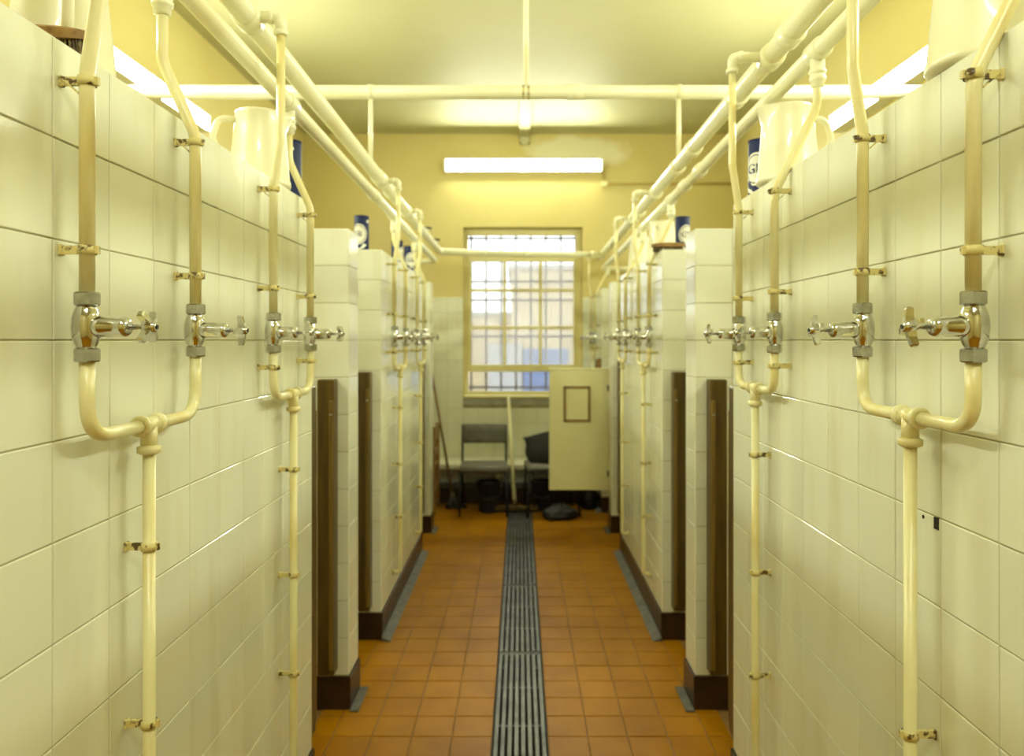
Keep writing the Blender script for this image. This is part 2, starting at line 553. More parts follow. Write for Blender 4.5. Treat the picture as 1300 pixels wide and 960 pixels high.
partition('wall_right_divider', 1, YP1, 'narrow white tiled partition end between the first two right-hand cubicle openings')
partition('wall_left_divider_far', -1, YP2, 'far narrow tiled partition end beside the leaning mop')
partition('wall_right_divider_far', 1, YP2, 'far narrow tiled partition end that the open cream door hangs on')

# door posts of the cubicle openings
trim_n = [0]
def post(side, y_wall, direction, label, flush=.0, x_in=.045, w=.068):
    """a dark wooden post fixed to a wall end at y_wall, standing out in +-Y"""
    xf = XL if side < 0 else XR
    a = xf + side * (x_in - flush); b = a + side * w
    ya, yb = sorted((y_wall + direction * .0015, y_wall + direction * .066))
    trim_n[0] += 1
    t = struct(MB().rbox(min(a, b), max(a, b), ya, yb, .165, 1.352, .004).build('trim_%d' % trim_n[0], 'post'), label, 'door post')
    s0 = a + side * .001; s1 = a + side * .018
    yc, yd = sorted((y_wall + direction * .066, y_wall + direction * .080))
    MB().rbox(min(s0, s1), max(s0, s1), yc, yd, .19, 1.268, .003).build('stop_strip', 'stop', t)
    zc = 1.24
    MB().box(min(s0, s1) + .002, max(s0, s1) - .002, *sorted((y_wall + direction * .080, y_wall + direction * .082)), zc - .03, zc - .024).build('latch_plate', 'tin', t)
    return t
SIDE = {-1: 'left-hand', 1: 'right-hand'}
for sd in (-1, 1):
    yw = Y1 + 10 * P
    post(sd, yw, 1, 'dark brown door post at the far end of the near %s tap wall' % SIDE[sd], flush=.042, w=.09)
    post(sd, YP1, -1, 'dark brown door post on the front of the first %s partition end' % SIDE[sd])
    post(sd, YP1 + .168, 1, 'dark brown door post on the back of the first %s partition end' % SIDE[sd], flush=.030)
    post(sd, Y2, -1, 'dark brown door post on the front of the far %s tap wall' % SIDE[sd])
    yw2 = Y2 + 10 * P
    post(sd, yw2, 1, 'dark brown door post at the back end of the far %s tap wall' % SIDE[sd], flush=.042, w=.08)
    post(sd, YP2, -1, 'dark brown door post on the front of the last %s partition end' % SIDE[sd])
    post(sd, YP2 + .168, 1, 'dark brown door post on the back of the last %s partition end' % SIDE[sd], flush=.030)

# ------------------------------------------------------------------ cubicle door, standing open across the corridor
dy = YP2 + .168 + .085
dx1 = XR + .012; dx0 = dx1 - .49
door = struct(MB().rbox(dx0, dx1, dy, dy + .030, .285, 1.265, .004).build('door_1', 'door'),
              'cream half-height cubicle door standing open across the corridor', 'door')
fr = MB()
fx0, fx1, fz0, fz1 = .358, .575, .845, 1.135
for a, b, c, d in ((fx0, fx1, fz1 - .018, fz1), (fx0, fx1, fz0, fz0 + .018), (fx0, fx0 + .018, fz0, fz1), (fx1 - .018, fx1, fz0, fz1)):
    fr.rbox(a, b, dy - .012, dy, c, d, .002)
fo = fr.build('notice_frame', 'wood', door)
MB().box(fx0 + .018, fx1 - .018, dy - .003, dy, fz0 + .018, fz1 - .018).build('notice_board', 'door', door)
MB().rbox(dx0, dx1, dy - .004, dy + .034, 1.265, 1.282, .003).build('top_rail', 'door', door)
for z in (.42, 1.12):
    h = MB().tube([(dx1 + .008, dy - .002, z - .03), (dx1 + .008, dy - .002, z + .03)], .005, 8)
    h.box(dx1 - .018, dx1 + .006, dy - .003, dy, z - .025, z + .025)
    h.build('hinge', 'iron', door)

# ------------------------------------------------------------------ window
win = struct(MB().add([], []).build('window_1', 'window_paint'), 'cream steel window with nine obscured panes and iron bars outside', 'window')
FY0, FY1 = YB + .13, YB + .17
def wpart(nm, x0, x1, z0, z1, y0=FY0, y1=FY1, m='window_paint'):
    return MB().rbox(x0, x1, y0, y1, z0, z1, .003).build(nm, m, win)
k7 = (FY0) / F_PX
def wx(px): return (px - 660) * k7
def wz(py): return EYE + (432 - py) * k7
gx0, gx1 = wx(594), wx(731)
wpart('jamb', WX0, gx0, WZ0, WZ1); wpart('jamb', gx1, WX1, WZ0, WZ1)
wpart('head', gx0, gx1, wz(299), WZ1)
wpart('transom', gx0, gx1, wz(332), wz(321.5), FY0 - .012)
wpart('transom', gx0, gx1, wz(472), wz(463), FY0 - .012)
wpart('bottom_rail', gx0, gx1, WZ0, wz(497))
sx0, sx1 = wx(598), wx(728)
wpart('stile', gx0, sx0, wz(463), wz(332), FY0 - .008); wpart('stile', sx1, gx1, wz(463), wz(332), FY0 - .008)
for px in (640.5, 686): wpart('glazing_bar', wx(px - 1.8), wx(px + 1.8), wz(463), wz(332))
for py in (368.5, 416): wpart('glazing_bar', sx0, sx1, wz(py + 1.7), wz(py - 1.7), FY0 + .002)
gxs = [(sx0, wx(638.7)), (wx(642.3), wx(684.2)), (wx(687.8), sx1)]
gzs = [(wz(366.8), wz(332)), (wz(414.3), wz(370.2)), (wz(463), wz(417.7))]
for a, b in gxs:
    for c, d in gzs:
        MB().box(a, b, FY0 + .016, FY0 + .021, c, d).build('pane', 'obscure', win)
MB().box(gx0, gx1, FY0 + .016, FY0 + .021, wz(321.5), wz(299)).build('pane', 'clear', win)
MB().box(gx0, gx1, FY0 + .016, FY0 + .021, wz(497), wz(472)).build('pane', 'clear', win)
MB().add([(WX0, YB - .02, WZ0 - .07), (WX1, YB - .02, WZ0 - .07), (WX1, YB + .01, WZ0 - .07), (WX0, YB + .01, WZ0 - .07),
          (WX0, YB - .004, WZ0), (WX1, YB - .004, WZ0), (WX1, YB + .01, WZ0), (WX0, YB + .01, WZ0)],
         [(0, 3, 2, 1), (4, 5, 6, 7), (0, 1, 5, 4), (1, 2, 6, 5), (2, 3, 7, 6), (3, 0, 4, 7)]).build('window_sill', 'sill', win)
MB().rbox(WX0 + .001, WX1 - .001, YB - .022, FY0, WZ0, WZ0 + .022, .004).build('inner_ledge', 'window_paint', win)

gr = empty('window_grille', (0, YB + .30, WZ0), 'iron security bars and wire mesh outside the window', 'grille')
def gpart(mb, nm, m='iron'):
    o = mb.build(nm, m, gr); o.location = (0, -(YB + .30), -WZ0); return o
gy = YB + .28
for k in range(8):
    x = wx(597) + k * .1495
    gpart(MB().tube([(x, gy, WZ0 + .001), (x, gy, WZ1 - .001)], .0105, 8), 'bar')
for z in (wz(300), wz(356), wz(380), wz(427), wz(493)):
    gpart(MB().rbox(WX0 + .002, WX1 - .002, gy - .005, gy + .005, z - .011, z + .011, .002), 'flat_bar')
wm = MB()
my = gy + .025
def wire(x0, z0, x1, z1):
    wm.tube([(x0, my, z0), (x1, my, z1)], .0011, 3, False)
Wd, Hd = WX1 - WX0 - .01, WZ1 - WZ0 - .01
st = .034
nn = int((Wd + Hd) / st)
for k in range(1, nn):
    c = k * st
    xa = max(0, c - Hd); xb = min(Wd, c)
    wire(WX0 + .005 + xa, WZ0 + .005 + c - xa, WX0 + .005 + xb, WZ0 + .005 + c - xb)
    wire(WX1 - .005 - xa, WZ0 + .005 + c - xa, WX1 - .005 - xb, WZ0 + .005 + c - xb)
tag(gpart(wm, 'wire_mesh'), kind='stuff')

# ------------------------------------------------------------------ yard outside the window
struct(MB().box(-9, 9, YB + .37, 22, -.12, -.02).build('ground', 'yard'), 'grey concrete yard outside the window', 'ground')
ob = empty('brick_building', (0, 13, -.02), 'pale yellow brick building across the yard seen through the window', 'building')
def opart(mb, nm, m):
    o = mb.build(nm, m, ob); o.location = (0, -13, .02); return o
opart(MB().box(-.15, 6, 13, 17, -.02, 2.75), 'wall', 'brick')
opart(MB().box(-6, -.15, 13.3, 17, -.02, 1.95), 'wall', 'brick')
opart(MB().box(-.22, 6.05, 12.95, 17.05, 2.75, 2.84), 'coping', 'coping')
opart(MB().box(-6.05, -.15, 13.25, 17.05, 1.95, 2.02), 'coping', 'coping')
opart(MB().box(-.55, .03, 12.9, 13.3, -.02, 1.45), 'rendered_buttress', 'render')
d_ = opart(MB().rbox(.05, .85, 12.96, 13.0, -.02, 1.36, .01), 'door', 'blue')
opart(MB().rbox(.95, 1.85, 12.97, 13.0, .6, 1.7, .01), 'window', 'render')

# ------------------------------------------------------------------ overhead supply pipes
def zl_u(y): return 2.372 - .014 * (y - 2)
def zl_l(y): return 2.258 - .016 * (y - 2)
def zr_u(y): return 2.385 - .016 * (y - 2)
def zr_l(y): return 2.275 - .018 * (y - 2)
XLP, XRU, XRL_ = -.725, .772, .788
def long_pipe(label, x, zf, r, y0, y1, tail, couplings):
    e = empty('supply_pipe', (x, y0, zf(y0)), label, 'pipe', 'overhead supply pipes')
    pts = [(0, y - y0, zf(y) - zf(y0)) for y in (y0, (y0 + y1) / 2, y1)]
    pts = [pts[0], pts[-1]] + [(a - x, b - y0, c - zf(y0)) for a, b, c in tail]
    MB().tube(fillet(pts, .06), r, 18).build('pipe_run', 'pipe', e)
    for cy in couplings:
        z = zf(cy) - zf(y0)
        MB().lathe([(r + .001, -.03), (r + .007, -.028), (r + .007, -.018), (r + .004, -.016), (r + .004, .016), (r + .007, .018), (r + .007, .028), (r + .001, .03)],
                   T((0, cy - y0, z)) @ RX(PI / 2), 18).build('coupling', 'pipe', e)
    return e
long_pipe('thick upper cream supply pipe along the left-hand tap walls', XLP, zl_u, .031, YF + .01, 6.62, [(-.30, 6.62, 2.292)], (1.05, 3.78, 4.12))
long_pipe('thinner lower cream supply pipe along the left-hand tap walls', XLP, zl_l, .023, YF + .01, 6.30, [(-1.1, 6.35, zl_l(6.3) - .01), (RL + .002, 6.35, zl_l(6.3) - .02)], (3.66,))
long_pipe('thick upper cream supply pipe along the right-hand tap walls', XRU, zr_u, .031, YF + .01, 6.72, [(XRU, YB - .02, zr_u(6.72))], (2.10, 2.62, 3.28, 3.62, 4.75))
long_pipe('thinner lower cream supply pipe along the right-hand tap walls', XRL_, zr_l, .023, YF + .01, 6.95, [(1.1, 7.0, zr_l(6.95)), (1.5, 7.0, zr_l(6.95))], (3.22, 3.52))
# pipe crossing in front of the window
lk = empty('link_pipe', (0, 6.62, 2.27), 'cream pipe crossing in front of the window top', 'pipe', 'cross pipes')
MB().tube([(-.34, 0, .020), (.40, 0, .012), (.735, 0, .008)], .026, 16).build('pipe_run', 'pipe', lk)
for x in (-.30, .05, .66):
    MB().lathe([(.027, -.02), (.033, -.018), (.033, .018), (.027, .02)], T((x, 0, .020 - (x + .34) * .0108)) @ RY(PI / 2), 16).build('coupling', 'pipe', lk)
# big cross pipe hung from the ceiling
YC, ZC = 3.58, 2.715
cp = empty('cross_pipe', (0, YC, ZC), 'thick cream pipe crossing the room from wall to wall below the ceiling', 'pipe', 'cross pipes')
MB().tube([(RL + .002, 0, 0), (RR - .002, 0, 0)], .033, 20).build('pipe_run', 'pipe', cp)
for x, zb in ((XLP, zl_u(YC) + .034), (XRU, zr_u(YC) + .034)):
    MB().tube([(x, 0, -.03), (x, 0, zb - ZC)], .011, 10).build('hanger_rod', 'pipe', cp)
    MB().lathe([(.034, -.012), (.037, -.011), (.037, .011), (.034, .012)], T((x, 0, 0)) @ RY(PI / 2), 18).build('saddle', 'pipe', cp)
MB().tube([(.03, 0, .03), (.03, 0, CEIL - ZC - .001)], .0125, 12).build('ceiling_rod', 'pipe', cp)
for x in (.017, .043):
    MB().lathe([(.0335, -.004), (.036, -.004), (.036, .004), (.0335, .004)], T((x, 0, 0)) @ RY(PI / 2), 18).build('hanger_strap', 'clip', cp)
MB().lathe([(.033, -.04), (.038, -.038), (.038, .038), (.033, .04)], T((.27, 0, 0)) @ RY(PI / 2), 18).build('coupling', 'pipe', cp)
# stop valves with dark wheels on the far left upper pipe
for yy, lb in ((5.72, 'dark wheel valve on the upper pipe nearer the tap wall'), (6.32, 'dark wheel valve on the upper pipe close to the end wall')):
    v = empty('wheel_valve', (XLP, yy, zl_u(yy) + .031), lb, 'valve', 'wheel valves')
    MB().lathe([(.018, -.006), (.018, .02), (.008, .024), (.008, .033), (.006, .038)], None, 12).build('stem', 'pipe', v)
    MB().tube([(.036 * math.cos(a * PI / 8), .036 * math.sin(a * PI / 8), .030) for a in range(17)], .007, 6).build('wheel', 'iron', v)
    MB().box(-.034, .034, -.005, .005, .027, .033).box(-.005, .005, -.034, .034, .027, .033).build('spokes', 'iron', v)

# ------------------------------------------------------------------ tap sets
def hexa(r, z0, z1, mtx, c=.003):
    mb = MB()
    prof = [(r - c, z0), (r, z0 + c * .7), (r, z1 - c * .7), (r - c, z1)]
    return mb.lathe(prof, mtx, 6, False)
def valve(parent, side, y, x, z, ang):
    """chrome stop valve in world coordinates relative to the parent's origin; side = -1 left wall (handle points +X)"""
    d = -side                                        # direction of the handle
    O = T((x, y, z))
    prof = [(.0135, -.036), (.0135, -.031), (.0165, -.025), (.0195, -.015), (.0208, 0), (.0195, .015), (.0165, .025), (.0135, .031), (.0135, .036)]
    b = MB().lathe(prof, O @ T((-d * .0015, 0, 0)), 20)
    vb = b.build('stop_valve', 'chrome', parent)
    vb['label'] = 'chrome stop valve'
    A = O @ RY(PI / 2 * d)                           # local +Z = handle direction
    MB().lathe([(.0150, .010), (.0165, .017), (.0172, .022), (.0165, .024), (.0160, .044), (.0150, .052), (.0158, .054), (.0150, .060), (.0110, .064), (.0060, .065)], A, 20).build('bonnet', 'chrome', vb)
    MB().lathe([(.0045, .062), (.0045, .082), (.0065, .084), (.0085, .092), (.0085, .103), (.006, .106)], A, 14).build('spindle', 'chrome', vb)
    for k in range(4):
        R = A @ RZ(ang + k * PI / 2)
        vs = []
        for (rr, hw_, zz, ht) in ((.005, .0040, .096, .0090), (.016, .0036, .0955, .0080), (.028, .0050, .093, .0062), (.0305, .0034, .0925, .0040)):
            vs += [Vector((rr, -hw_, zz - ht)), Vector((rr, hw_, zz - ht)), Vector((rr, hw_, zz + ht * .6)), Vector((rr, -hw_, zz + ht * .6))]
        fs = [(0, 1, 2, 3), (15, 14, 13, 12)]
        for i in range(3):
            for j in range(4):
                j2 = (j + 1) % 4
                fs.append((i * 4 + j, (i + 1) * 4 + j, (i + 1) * 4 + j2, i * 4 + j2))
        MB().add([R @ q for q in vs], fs).build('cross_arm', 'chrome', vb)
    MB().lathe([(.0035, .1055), (.0035, .1072)], A, 10).build('index_button', 'black', vb)
    hexa(.0205, .032, .053, O).build('nut', 'nut', vb)
    hexa(.0205, -.053, -.032, O).build('nut', 'nut', vb)
    return vb
def clip(parent, side, x, y, z, xw, tail):
    """strap clip: foot on the wall, arm, band round the pipe"""
    d = -side
    mb = MB()
    mb.lathe([(.0113, -.007), (.0136, -.007), (.0136, .007), (.0113, .007)], T((x, y, z)), 14, True, False)
    a, b = sorted((xw, x - d * .012))
    mb.box(a, b, y - .003, y + .003, z - .0065, z + .0065)
    f0, f1 = sorted((xw, xw + d * .006))
    mb.rbox(f0, f1, y - .006, y + .006, z - .0085, z + .0085, .0015)
    n0, n1 = sorted((x + d * .012, x + d * .018))
    mb.box(n0, n1, y - .0035, y + .0035, z - .006, z + .006)
    if tail:
        mb.box(-.001, .001, -.005, .005, -.036, .0, T((xw + d * .004, y, z + .004)) @ RY(-d * .85))
    return mb.build('pipe_clip', 'clip', parent)
def tap_set(side, ya, yb, a_type_first, ubot, low_clips, drop_clips, label, angs, rng):
    """two risers with stop valves meeting in a U bend with a tee and a drop pipe. ya < yb"""
    rng = random.Random(rng)
    xw = XL if side < 0 else XR
    d = -side
    x = xw + d * (.042 if side < 0 else .044)
    ym = (ya + yb) / 2
    e = empty('shower_pipework', (xw, ym, 0), label, 'pipework', 'paired tap pipework')
    off = Vector((-xw, -ym, 0))
    def fin(o):
        o.location = off; return o
    zv = 1.53
    zu = (zl_u, zr_u)[side > 0]; zlo = (zl_l, zr_l)[side > 0]
    xu = XLP if side < 0 else XRU
    xl = XLP if side < 0 else XRL_
    for i, y in enumerate((ya, yb)):
        if (i == 0) == a_type_first:          # to the upper pipe: slight jog, elbow, stub
            xt = x + d * .020
            zt = zu(y)
            fin(MB().tube(fillet([(x, y, zv + .05), (x, y, 1.915), (xt, y, 2.05), (xt, y, zt - .012)], .05), .0112, 14).build('riser', 'riser', e))
            el = MB()
            el.tube(fillet([(xt, y, zt - .045), (xt, y, zt), (xu + d * .028, y, zt)], .016), .0150, 14)
            el.lathe([(.0155, 0), (.019, .002), (.019, .012), (.0155, .014)], T((xt, y, zt - .05)), 14)
            el.lathe([(.0155, 0), (.0185, .002), (.0185, .012), (.0155, .014)], T((xt - d * .018, y, zt)) @ RY(-d * PI / 2), 14)
            fin(el.build('elbow', 'pipe', e))
            fin(MB().lathe([(.033, -.03), (.038, -.028), (.038, .028), (.033, .03)], T((xu, y, zt)) @ RX(PI / 2), 18).build('branch_tee', 'pipe', e))
        else:                                 # S bend outwards to the lower pipe
            zt = zlo(y)
            z0, z1 = (1.925, 2.075) if side < 0 else (1.90, 2.13)
            fin(MB().tube(fillet([(x, y, zv + .05), (x, y, z0), (xl, y, z1), (xl, y, zt - .07)], .09 if side < 0 else .13, 8), .0112, 14).build('riser', 'riser', e))
            so = MB().lathe([(.0125, -.098), (.0165, -.094), (.0175, -.082), (.0205, -.080), (.0215, -.070), (.019, -.068), (.019, -.062), (.0215, -.060), (.0215, -.052), (.0185, -.050), (.0185, -.006)],
                            T((xl, y, zt)), 16)
            fin(so.build('reducing_socket', 'pipe', e))
            fin(MB().lathe([(.0245, -.034), (.029, -.032), (.029, .032), (.0245, .034)], T((xl, y, zt)) @ RX(PI / 2), 18).build('branch_tee', 'pipe', e))
        vb = valve(e, side, y, x, zv, angs[i]); fin(vb)
        for z in [1.908, 1.643] + ([1.443] if low_clips else []):
            fin(clip(e, side, x, y, z + rng.uniform(-.006, .006), xw, z > 1.8))
    u = fillet([(x, ya, zv - .05), (x, ya, ubot), (x, ym - .03, ubot)], .088, 9)
    fin(MB().tube(u, .0112, 14).build('bend', 'riser', e))
    u = fillet([(x, yb, zv - .05), (x, yb, ubot), (x, ym + .03, ubot)], .088, 9)
    fin(MB().tube(u, .0112, 14).build('bend', 'riser', e))
    te = MB().tube([(x, ym - .032, ubot), (x, ym + .032, ubot)], .0145, 14)
    for yy in (ym - .036, ym + .022):
        te.lathe([(.0145, 0), (.0185, .002), (.0185, .011), (.0145, .013)], T((x, yy, ubot)) @ RX(-PI / 2), 14)
    te.tube([(x, ym, ubot), (x, ym, ubot - .045)], .0142, 14)
    te.lathe([(.0145, 0), (.020, .003), (.020, .013), (.0145, .016)], T((x, ym, ubot - .052)), 14)
    fin(te.build('tee', 'riser', e))
    fin(MB().tube(fillet([(x, ym, ubot - .045), (x, ym, .235), (xw + d * .001, ym, .235)], .03), .0108, 14).build('drop_pipe', 'riser', e))
    fin(MB().lathe([(.020, 0), (.020, .003), (.012, .006)], T((xw + d * .0005, ym, .235)) @ RY(d * PI / 2), 14).build('wall_flange', 'clip', e))
    for z in drop_clips:
        fin(clip(e, side, x, ym, z, xw, False))
    return e
LY = (1.12, 1.494, 1.966, 2.313)
RY_ = (1.095, 1.448, 1.95, 2.267)
tap_set(-1, LY[0], LY[1], True, 1.360, False, (1.144, .83, .54), 'nearest pair of chrome taps on cream pipes, left-hand wall beside the brush', (.80, .12), 1)
tap_set(-1, LY[2], LY[3], True, 1.354, True, (1.135, .828, .542), 'second pair of chrome taps on cream pipes, at the end of the near left-hand wall', (.2, .78), 2)
tap_set(1, RY_[0], RY_[1], False, 1.378, False, (.83, .54), 'nearest pair of chrome taps on cream pipes, right-hand wall above the square hole', (.28, .30), 3)
tap_set(1, RY_[2], RY_[3], False, 1.373, True, (1.182, .845, .55), 'second pair of chrome taps on cream pipes, at the end of the near right-hand wall', (.7, .3), 4)
tap_set(-1, LY[0] + PERIOD, LY[1] + PERIOD, True, 1.357, True, (1.14, .83, .54), 'third pair of taps down the left-hand side, beginning the far tap wall', (.3, .6), 5)
tap_set(-1, LY[2] + PERIOD, LY[3] + PERIOD, True, 1.357, True, (1.14, .83, .54), 'last pair of taps on the left-hand side, beyond the canisters', (.1, .8), 6)
tap_set(1, RY_[0] + PERIOD, RY_[1] + PERIOD, False, 1.375, True, (1.16, .84, .55), 'third pair of taps down the right-hand side, below the far brush', (.4, .2), 7)
tap_set(1, RY_[2] + PERIOD, RY_[3] + PERIOD, False, 1.375, True, (1.16, .84, .55), 'fourth pair of taps down the right-hand side, at the back of the far wall', (.6, .1), 8)
tap_set(1, 6.60, 6.95, False, 1.375, True, (1.16,), 'pair of taps beside the window above the open cream door', (.3, .5), 9)

# ------------------------------------------------------------------ fluorescent lamps
def lamp(label, loc, rz, L=1.50, lip_up=.088, lip_down=.084):
    """local X along the lamp, local -Y out of the wall"""
    e = empty('fluorescent_lamp', loc, label, 'lamp', 'fluorescent lamps', rz)
    MB().rbox(-L / 2, L / 2, -.045, 0, -.035, .035, .004).build('batten', 'white_metal', e)
    for sz in (-1, 1):
        a, b = sorted((sz * .0475, sz * .0525))
        MB().box(-L / 2, L / 2, -(lip_up if sz > 0 else lip_down), 0, a, b).build('side_lip', 'white_metal', e)
    n = 12
    pts = []
    for k in range(n + 1):
        a = PI * k / n
        pts.append((-.045 - .045 * math.sin(a), .046 * math.cos(a)))
    vs = []; fs = []
    for sx, ins in ((-L / 2 + .012, 0), (L / 2 - .012, 0)):
        for (y, z) in pts: vs.append((sx, y, z))
    for k in range(n): fs.append((k, k + 1, n + 1 + k + 1, n + 1 + k))
    fs.append((n, 0, n + 1, 2 * n + 1))
    MB().add(vs, fs, True).build('diffuser', 'lamp', e)
    for s in (-1, 1):
        a, b = sorted((s * (L / 2 - .012), s * (L / 2 + .008)))
        MB().rbox(a, b, -.094, 0, -.055, .055, .006).build('end_cap', 'white_metal', e)
    return e
lamp('fluorescent lamp on the end wall above the window', (.035, YB, 3.178), 0, lip_up=.115, lip_down=.06)
lamp('fluorescent lamp on the outer wall above the near left-hand jugs', (RL, 3.98, 2.90), PI / 2)
lamp('fluorescent lamp on the outer wall above the near right-hand jugs', (RR, 3.98, 2.90), -PI / 2)
lamp('added unseen fluorescent lamp on the outer wall above the nearest left-hand cubicle', (RL, 1.75, 2.90), PI / 2)  # added out of view to brighten the near walls
lamp('added unseen fluorescent lamp on the outer wall above the nearest right-hand cubicle', (RR, 1.75, 2.90), -PI / 2)  # matching extra lamp, unseen, added to light the near walls
cl_ = lamp('added unseen fluorescent lamp across the ceiling behind the viewer', (.03, -.6, CEIL), 0, lip_down=.045, lip_up=.045)  # extra unseen fitting, added as fill light from behind the camera
cl_.rotation_euler = (PI / 2, 0, 0)

# conduit on the end wall and casing on the ceiling
cd = empty('conduit', (.80, YB - .012, 3.15), 'thin painted conduit running from the lamp along the end wall', 'conduit')
MB().tube(fillet([(0, 0, 0), (.012, 0, -.135), (1.27, 0, -.135)], .03), .011, 8).build('tube', 'conduit', cd)
MB().rbox(-.02, .045, -.012, .011, -.16, -.11, .004).build('junction_box', 'window_paint', cd)
cs = empty('cable_casing', (.045, 6.2, CEIL), 'flat painted casing strip on the ceiling ending above the end wall lamp', 'casing')
MB().rbox(-.050, .050, -.30, .895, -.030, -.0005, .006).build('ceiling_strip', 'ceiling', cs)
MB().rbox(-.048, .048, .868, .8985, -.115, -.030, .006).build('wall_strip', 'ceiling', cs)
for x in (-.038, .042):
    MB().lathe([(.009, 0), (.007, .006)], T((x, .867, -.098)) @ RX(PI / 2), 8).build('screw', 'iron', cs)

# ------------------------------------------------------------------ jugs
def jug(label, loc, rz):
    """tapered plastic jug, spout along local +X, handle along -X"""
    e = empty('jug', loc, label, 'jug', 'cream plastic jugs', rz)
    n = 40
    prof = [(.0, .0), (.078, .0), (.089, .004), (.0915, .010), (.0905, .020), (.088, .026), (.081, .105), (.0735, .175), (.069, .218), (.071, .226), (.0685, .228), (.066, .218),
            (.070, .175), (.078, .105), (.084, .03), (.0, .02)]
    vs = []
    for r, z in prof:
        for k in range(n):
            a = 2 * PI * k / n
            c, s = math.cos(a), math.sin(a)
            x, y = r * c, r * s
            w = max(0.0, c) ** 14 * max(0.0, min(1.0, (z - .168) / .055))
            x += .032 * w; y *= 1 - .35 * w
            vs.append((x, y, z + .006 * w))
    fs = []
    for i in range(len(prof) - 1):
        for k in range(n):
            k2 = (k + 1) % n
            fs.append((i * n + k, i * n + k2, (i + 1) * n + k2, (i + 1) * n + k))
    MB().add(vs, fs, True).build('body', 'jug', e)
    hp = fillet([(-.068, 0, .200), (-.118, 0, .197), (-.134, 0, .14), (-.112, 0, .072), (-.083, 0, .060)], .035)
    MB().tube(hp, .0095, 10).build('handle', 'jug', e)
    return e
jug('cream jug at the near end of the left-hand wall behind the brush', (-.832, 1.338, TOP), 2.2)
jug('cream jug at the far end of the near left-hand wall beside a navy canister', (-.787, 2.228, TOP), .55)
jug('cream jug at the near end of the right-hand wall, partly out of the picture', (.792, 1.255, TOP), -2.0)
jug('cream jug hiding part of a navy canister on the near right-hand wall', (.792, 2.175, TOP), PI + .1)
jug('cream jug behind the brush on the far right-hand tap wall', (.826, 4.28, TOP), .9)
jug('cream jug furthest along on the far right-hand tap wall', (.815, 4.95, TOP), 1.2)

# ------------------------------------------------------------------ scouring powder canisters
CR = .0385
def wrap(u, v, lift):
    a = u / CR
    return ((CR + lift) * math.sin(a), -(CR + lift) * math.cos(a), v)
def text_mesh(body, size):
    cu = bpy.data.curves.new('lettering', 'FONT')
    cu.body = body; cu.size = size; cu.align_x = 'CENTER'; cu.align_y = 'CENTER'; cu.offset = .0006
    cu.resolution_u = 3
    ob_ = bpy.data.objects.new('lettering_source', cu)
    col.objects.link(ob_)
    dg = bpy.context.evaluated_depsgraph_get()
    me = ob_.evaluated_get(dg).to_mesh()
    vs = [tuple(v.co) for v in me.vertices]; fs = [tuple(p.vertices) for p in me.polygons]
    bpy.data.objects.remove(ob_); bpy.data.curves.remove(cu)
    return vs, fs
TXT = text_mesh('Gli', .044)
def ring(mb, ru0, ru1, rv0, rv1, cz, lift, a0=0, a1=2 * PI, n=40, ku=2):
    vs = []; fs = []
    for i in range(n + 1):
        a = a0 + (a1 - a0) * i / n
        for j in range(ku + 1):
            t = j / ku
            vs.append(wrap((ru0 + (ru1 - ru0) * t) * math.cos(a), cz + (rv0 + (rv1 - rv0) * t) * math.sin(a), lift))
    for i in range(n):
        for j in range(ku):
            b = i * (ku + 1) + j
            fs.append((b, b + 1, b + ku + 2, b + ku + 1))
    mb.add(vs, fs)
def canister(label, loc, rz):
    e = empty('canister', loc, label, 'canister', 'navy scouring powder canisters', rz)
    MB().lathe([(CR - .001, .003), (CR, .005), (CR, .193), (CR - .001, .195)], None, 32).build('body', 'navy', e)
    MB().lathe([(CR - .002, 0), (CR + .001, .001), (CR + .001, .005), (CR - .002, .006)], None, 32).build('bottom_rim', 'tin', e)
    MB().lathe([(CR - .002, .194), (CR + .001, .195), (CR + .001, .199), (CR - .003, .200), (CR - .004, .197), (.001, .197)], None, 32).build('lid', 'navy', e)
    em = MB()
    ring(em, 0, .046, 0, .054, .100, .0004, ku=6)
    em.build('emblem_disc', 'emblem', e)
    rg = MB()
    ring(rg, .037, .040, .044, .047, .100, .0009)
    ring(rg, .024, .050, .040, .050, .082, .0011, PI * 1.15, PI * 1.65, 16)
    rg.build('emblem_rings', 'navy', e)
    sw = MB(); ring(sw, .030, .055, .060, .067, .085, .0009, PI * 1.2, PI * 1.8, 16)
    sw.build('emblem_swirl', 'emblem', e)
    vs, fs = TXT
    MB().add([wrap(x - .006, y + .100, .0012) for x, y, z in vs], fs).build('lettering', 'navy', e)
    MB().lathe([(.0085, 0), (.0085, .0012)], T(wrap(.052, .168, .0003)) @ RZ(.052 / CR) @ RX(PI / 2), 12).build('pale_dot', 'emblem', e)
    return e
canister('navy canister on the near left-hand wall behind the cream jug', (-.762, 2.436, TOP), -.9)
canister('navy canister on the near right-hand wall with its emblem facing the corridor', (.792, 2.425, TOP), -.72)
canister('navy canister at the near corner of the far left-hand tap wall', (-.838, 3.90, TOP), -.25)
canister('middle navy canister of the three on the far left-hand tap wall', (-.81, 4.86, TOP), 1.2)
canister('furthest navy canister of the three on the far left-hand tap wall', (-.775, 5.16, TOP), .6)
canister('navy canister beside the brush on the far right-hand tap wall', (.868, 3.93, TOP), .45)

